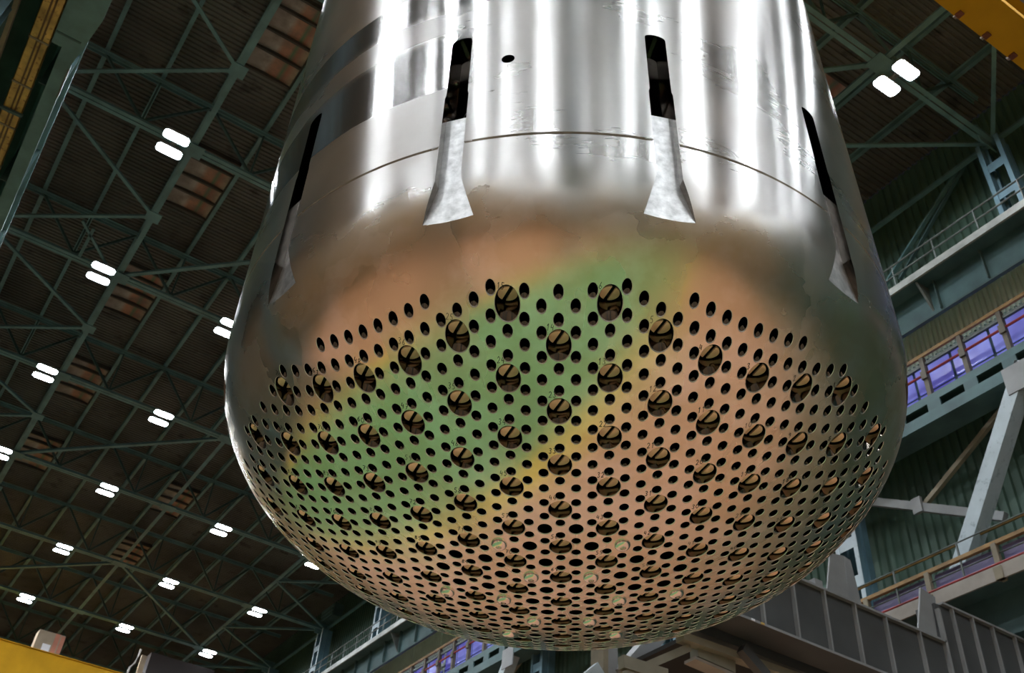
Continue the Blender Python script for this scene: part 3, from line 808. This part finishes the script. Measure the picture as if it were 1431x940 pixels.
# ---- perforated bottom
BIG = []; SMALL = []; MED = []; PLUGS = []
colcount = {0: 13, 1: 14, 2: 13, 3: 12, 4: 11, 5: 10, 6: 9, 7: 6}
bigset = set()
for ci in range(-7, 8):
    n = colcount[abs(ci)]
    for j in range(n):
        row = (j - (n - 1) / 2) * 3
        BIG.append((ci * 3, row)); bigset.add((ci * 3, row))
PL = {(-4, -6), (4, -6), (-2, -3), (2, -3), (-4, 0), (4, 0), (-2, 3), (2, 3), (-4, 6), (4, 6), (-8, 0), (8, 0)}
NB = ((0, 1), (0, -1), (1, .5), (1, -.5), (-1, .5), (-1, -.5))
for ci in range(-24, 25):
    for j in range(-22, 23):
        row = j + (.5 if ci % 2 else 0)
        if (ci, row) in bigset: continue
        r = hypot(ci * CXL, row * A)
        if r > 1.601: continue
        centre = not any((ci + a, row + c) in bigset for a, c in NB)
        if (ci, row) in PL: PLUGS.append((ci, row))
        elif centre and r < .60: MED.append((ci, row))
        else: SMALL.append((ci, row))
HOLES = [(c * CXL, r * A, .0505, 28) for c, r in BIG] + [(c * CXL, r * A, .0315, 20) for c, r in MED] + [(c * CXL, r * A, .0203, 16) for c, r in SMALL]
RB = 1.64
pts, edges = [], []
for k in range(NSEG):
    th = 2 * pi * k / NSEG; pts.append(Vector((RB * sin(th), -RB * cos(th))))
edges += [(k, (k + 1) % NSEG) for k in range(NSEG)]
CH = .0022
for x, y, r, n in HOLES:
    b0 = len(pts)
    for k in range(n):
        a = 2 * pi * (k + .5) / n; pts.append(Vector((x + (r + CH) * cos(a), y + (r + CH) * sin(a))))
    edges += [(b0 + k, b0 + (k + 1) % n) for k in range(n)]
vc, _, fc, *_r = delaunay_2d_cdt(pts, edges, [], 0, 1e-7)
grid = {}
for h_ in HOLES: grid.setdefault((round(h_[0] / .1), round(h_[1] / .1)), []).append(h_)
base = len(dv)
for q in vc:
    dv.append((q.x, q.y, gz(hypot(q.x, q.y)))); dn.append(nrm_plan(q.x, q.y))
for tri in fc:
    cx = sum(vc[i].x for i in tri) / 3; cy = sum(vc[i].y for i in tri) / 3
    gx, gy = round(cx / .1), round(cy / .1); hit = False
    for ix in (gx - 1, gx, gx + 1):
        for iy in (gy - 1, gy, gy + 1):
            for hx, hy, r, n in grid.get((ix, iy), ()):
                if hypot(cx - hx, cy - hy) < (r + CH) * cos(pi / n) * .999: hit = True
    if hit or hypot(cx, cy) > RB * 1.0001: continue
    a, c, e_ = (vc[i] for i in tri)
    if (c.x - a.x) * (e_.y - a.y) - (c.y - a.y) * (e_.x - a.x) > 0: tri = tri[::-1]
    df.append(tuple(base + i for i in tri)); dm.append(0)
# plain belt between the holes and the flares
b0 = ring(dv, dn, rad(-.33), -.33, lambda th: nrm_cyl(th, -.33))
r0 = rad(-.33)
for k in range(1, 7):
    r = r0 + (RB - r0) * k / 6
    b1 = ring(dv, dn, r, gz(r), lambda th, r=r: nrm_plan(r * sin(th), -r * cos(th)))
    band(df, dm, b1, b0, 0); b0 = b1
dv, dn, df = clean(dv, dn, df)
dish = bmesh_part('dished_bottom', dv, df, ['barrel_steel', 'groove_shade_brown'], barrel, dn, dm)
dish['label'] = 'domed bottom plate drilled with hundreds of holes'

# ---- bores of the holes (chamfer, wall, black cap painting the unlit inside)
bv, bn, bf, bm_ = [], [], [], []
def disc_h(r): return max(.026, slope(r) * .046 + .006)
for x, y, r, n in HOLES:
    rc = hypot(x, y); zc = gz(rc)
    if r > .045: top = zc + disc_h(rc) + .03
    else: top = zc + .075 + slope(rc) * r
    b0 = len(bv)
    for k in range(n):
        a = 2 * pi * (k + .5) / n; px, py = x + (r + CH) * cos(a), y + (r + CH) * sin(a)
        bv.append((px, py, gz(hypot(px, py))))
    for k in range(n):
        a = 2 * pi * (k + .5) / n; px, py = x + r * cos(a), y + r * sin(a)
        bv.append((px, py, gz(hypot(px, py)) + .003))
    for k in range(n):
        a = 2 * pi * (k + .5) / n; px, py = x + r * cos(a), y + r * sin(a)
        bv.append((px, py, max(top, gz(hypot(px, py)) + .006)))
    for k in range(n):
        j = (k + 1) % n
        bf.append((b0 + k, b0 + j, b0 + n + j, b0 + n + k)); bm_.append(1)
        bf.append((b0 + n + k, b0 + n + j, b0 + 2 * n + j, b0 + 2 * n + k)); bm_.append(0)
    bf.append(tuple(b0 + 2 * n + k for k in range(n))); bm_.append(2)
bores = mesh('hole_bores', bv, bf, ['bore_steel', 'milled_steel', 'shade_black'], dish, smooth=True, local=True, fmats=bm_)
bores.data.set_sharp_from_angle(angle=radians(30)); bores['label'] = 'dark drilled bores with bright chamfers'; bores['kind'] = 'stuff'

# ---- slotted discs at the ends of the support tubes in the large holes
def half_disc(sgn, rr, gap, t):
    d = Vector((.42, -.91)); d.normalize(); nn = Vector((-d.y, d.x)) * sgn
    a0 = math.asin(gap / rr); pl = []
    for k in range(13):
        a = a0 + (pi - 2 * a0) * k / 12; q = d * (rr * cos(a)) + nn * (rr * sin(a)); pl.append((q.x, q.y))
    return pl
v, f = [], []
for sgn in (1, -1):
    pl = half_disc(sgn, .0405, .0085, .004); b0 = len(v); k = len(pl)
    v += [(a, c, 0) for a, c in pl] + [(a, c, .008) for a, c in pl]
    f.append(tuple(b0 + i for i in range(k))[::-1] if sgn > 0 else tuple(b0 + i for i in range(k)))
    for i in range(k):
        j = (i + 1) % k; f.append((b0 + i, b0 + j, b0 + k + j, b0 + k + i))
me0 = None
for ci, row in BIG:
    x, y = ci * CXL, row * A; rc = hypot(x, y)
    if me0 is None:
        o = mesh('tube_end_disc', v, f, 'disc_copper', barrel, local=True); me0 = o.data
    else:
        o = bpy.data.objects.new('tube_end_disc', me0); C.objects.link(o); o.parent = barrel
    o.location = (x, y, gz(rc) + disc_h(rc))

# ---- plugs
v, f = [], []
prof = [(.036, .004), (.036, -.004), (.033, -.010), (.028, -.015), (.022, -.018), (.013, -.019), (.012, -.008)]
n = 24
for r, z in prof:
    for k in range(n): v.append((r * cos(2 * pi * k / n), r * sin(2 * pi * k / n), z))
for i in range(len(prof) - 1):
    for k in range(n):
        j = (k + 1) % n; f.append((i * n + k, (i + 1) * n + k, (i + 1) * n + j, i * n + j))
f.append(tuple((len(prof) - 1) * n + k for k in range(n))[::-1])
me1 = None
for ci, row in PLUGS:
    x, y = ci * CXL, row * A; z = gz(hypot(x, y))
    if me1 is None:
        o = mesh('threaded_plug', v, f, 'plug_metal', barrel, local=True, smooth=True); me1 = o.data; me1.set_sharp_from_angle(angle=radians(50))
    else:
        o = bpy.data.objects.new('threaded_plug', me1); C.objects.link(o); o.parent = barrel
    o.location = (x, y, z); nn = Vector(nrm_plan(x, y)); o.rotation_euler = Vector((0, 0, -1)).rotation_difference(nn).to_euler()
    o['label'] = 'shiny plug standing out of the bottom'

# ---- milled slots (walls and flat floor), twelve round the barrel
def loc3(u, radial_, z): return (u, -radial_, z)       # slot centre line at angle 0 (towards -Y)
v, f, fm = [], [], []
k = len(OUT)
outer = [loc3(u, sqrt(max(rad(z) ** 2 - u * u, 0)), z) for u, z in OUT]
DEEP = 1.665
zs = .405
inner = [loc3(u, FLOOR if z < zs else DEEP, z) for u, z in OUT]
v += outer + inner
for i in range(k):
    j = (i + 1) % k; f.append((i, j, k + j, k + i)); fm.append(1)
low = [i for i in range(k) if OUT[i][1] < zs]
# floor polygon of the shallow part, closed by a straight edge at the ledge
right = [i for i in low if OUT[i][0] > 0]; left = [i for i in low if OUT[i][0] <= 0]
seq = [i for i in range(k) if OUT[i][1] < zs]
start = next(n_ for n_, i in enumerate(seq) if OUT[i][1] > OUT[seq[(n_ + 1) % len(seq)]][1] and (seq[n_] - seq[n_ - 1]) % k != 1)
order = seq[start:] + seq[:start]
b0 = len(v); v += [loc3(OUT[i][0], FLOOR, OUT[i][1]) for i in order]
a1, a2 = len(v), len(v) + 1
v += [loc3(.0575, FLOOR, zs), loc3(-.0575, FLOOR, zs), loc3(.0575, DEEP, zs), loc3(-.0575, DEEP, zs)]
f.append(tuple(range(b0, b0 + len(order))) + (a1, a2)); fm.append(0)
f.append((a1, a2, a2 + 2, a1 + 2)); fm.append(1)
me2 = None
for s in range(12):
    if me2 is None:
        o = mesh('milled_slot', v, f, ['milled_steel', 'bore_steel'], barrel, local=True, fmats=fm); me2 = o.data
    else:
        o = bpy.data.objects.new('milled_slot', me2); C.objects.link(o); o.parent = barrel
    o.rotation_euler = (0, 0, radians(15 + 30 * s)); o['label'] = 'milled keyway slot with flared foot'
# inner baffle behind the slots, bolts in one slot, small round port
bt = thing('tmp', '', '')
bpy.data.objects.remove(bt)
v, nn, f, fm = [], [], [], []
b0 = ring(v, nn, 1.60, -.1, radial)
for z in (.4, 1.2): b1 = ring(v, nn, 1.60, z, radial); band(f, fm, b0, b1, 0); b0 = b1
bmesh_part('inner_baffle', v, f, ['bore_steel'], barrel, nn)
mb = MB()
for u, z, r in ((-.012, .88, .020), (.012, .70, .024), (.0, .56, .036), (.02, .80, .016)):
    mb2 = []; th = radians(-15); n = 12
    c0 = len(mb.v)
    for i in range(7):
        ph = pi / 2 * i / 6
        for k_ in range(n):
            a = 2 * pi * k_ / n; du, dz, dr = r * cos(ph) * cos(a), r * cos(ph) * sin(a), r * sin(ph)
            rr = 1.605 + dr * 1.4; uu = u + du
            mb.v.append((rr * sin(th) + uu * cos(th), -rr * cos(th) + uu * sin(th), z + dz))
    for i in range(6):
        for k_ in range(n):
            j = (k_ + 1) % n; mb.f.append((c0 + i * n + k_, c0 + i * n + j, c0 + (i + 1) * n + j, c0 + (i + 1) * n + k_))
mesh('baffle_bolts', mb.v, mb.f, 'plug_metal', barrel, smooth=True, local=True)['label'] = 'round bolt heads inside the slot'
v, f = [], []
th0 = radians(-15)
n = len(HOLE)
for dr in (0, .09):
    for t, z in HOLE:
        th = th0 + t; r = R - dr; v.append((r * sin(th), -r * cos(th), z))
for i in range(n): f.append((i, (i + 1) % n, n + (i + 1) % n, n + i))
f.append(tuple(n + i for i in range(n)))
mesh('port_bore', v, f, 'bore_steel', barrel, smooth=False, local=True)['label'] = 'small round port in the cylinder wall'

# ---- marker numbers beside the large holes
STROKES = {'0': [[(.5, 1), (.1, .7), (.1, .3), (.5, 0), (.9, .3), (.9, .7), (.5, 1)]], '1': [[(.2, .7), (.55, 1), (.5, 0)]],
           '2': [[(.1, .75), (.4, 1), (.8, .8), (.6, .4), (.1, 0), (.9, .05)]], '3': [[(.1, .9), (.6, 1), (.8, .75), (.4, .55), (.8, .3), (.6, 0), (.1, .1)]],
           '4': [[(.3, 1), (.1, .4), (.8, .45)], [(.75, .8), (.65, 0)]], '5': [[(.85, 1), (.25, 1), (.15, .6), (.6, .6), (.8, .3), (.5, 0), (.1, .1)]],
           '6': [[(.7, 1), (.25, .6), (.1, .25), (.45, 0), (.8, .25), (.5, .5), (.15, .35)]], '7': [[(.1, .95), (.9, 1), (.4, 0)], [(.3, .5), (.75, .5)]],
           '8': [[(.5, .55), (.15, .8), (.5, 1), (.85, .8), (.5, .55), (.1, .25), (.5, 0), (.9, .25), (.5, .55)]], '9': [[(.8, .7), (.45, .5), (.15, .75), (.5, 1), (.8, .75), (.7, .3), (.4, 0)]]}
# numbering runs along the slanted rows, six places in the first row
rowsets = {}
for ci, row in BIG:
    rowsets.setdefault(round((row - ci * .5) / 3), []).append((ci, row))
num = 0; NUMS = {}
for key in sorted(rowsets):
    for ci, row in sorted(rowsets[key], key=lambda q: -q[0]):
        num += 1; NUMS[(ci, row)] = num
for (ci, row), nmb in NUMS.items():
    if row > -2.5 or row * A > -.2: continue
    x0, y0 = ci * CXL, row * A; rc = hypot(x0, y0)
    cosf = 1 / sqrt(1 + slope(rc) ** 2)
    rdir = Vector((x0, y0, 0)).normalized()
    H = .026; W_ = .0135; mb = MB(); rng = random.Random(nmb)
    ox, oy = -.047 + rng.uniform(-.004, .004), .058 + rng.uniform(-.003, .004)
    for di, ch in enumerate(str(nmb)):
        for stp in STROKES[ch]:
            line = []
            for a, c in stp:
                u = ox + di * .017 + a * W_ + .1 * c * H; t = oy + c * H + rng.uniform(-.001, .001)
                line.append((u, t))
            for (u0, t0), (u1, t1) in zip(line[:-1], line[1:]):
                dx_, dy_ = u1 - u0, t1 - t0; L_ = hypot(dx_, dy_) or 1
                ax_, ay_ = -dy_ / L_ * .0011, dx_ / L_ * .0011; b0 = len(mb.v)
                for u, t in ((u0 + ax_, t0 + ay_), (u1 + ax_, t1 + ay_), (u1 - ax_, t1 - ay_), (u0 - ax_, t0 - ay_)):
                    px, py = x0 + u, y0 - t * (cosf if rc > .3 else 1)
                    nn = Vector(nrm_plan(px, py)); q = Vector((px, py, gz(hypot(px, py)))) + nn * .0008
                    mb.v.append(tuple(q))
                mb.f.append((b0, b0 + 1, b0 + 2, b0 + 3))
    o = mesh('marker_number', mb.v, mb.f, 'ink', dish, local=True)
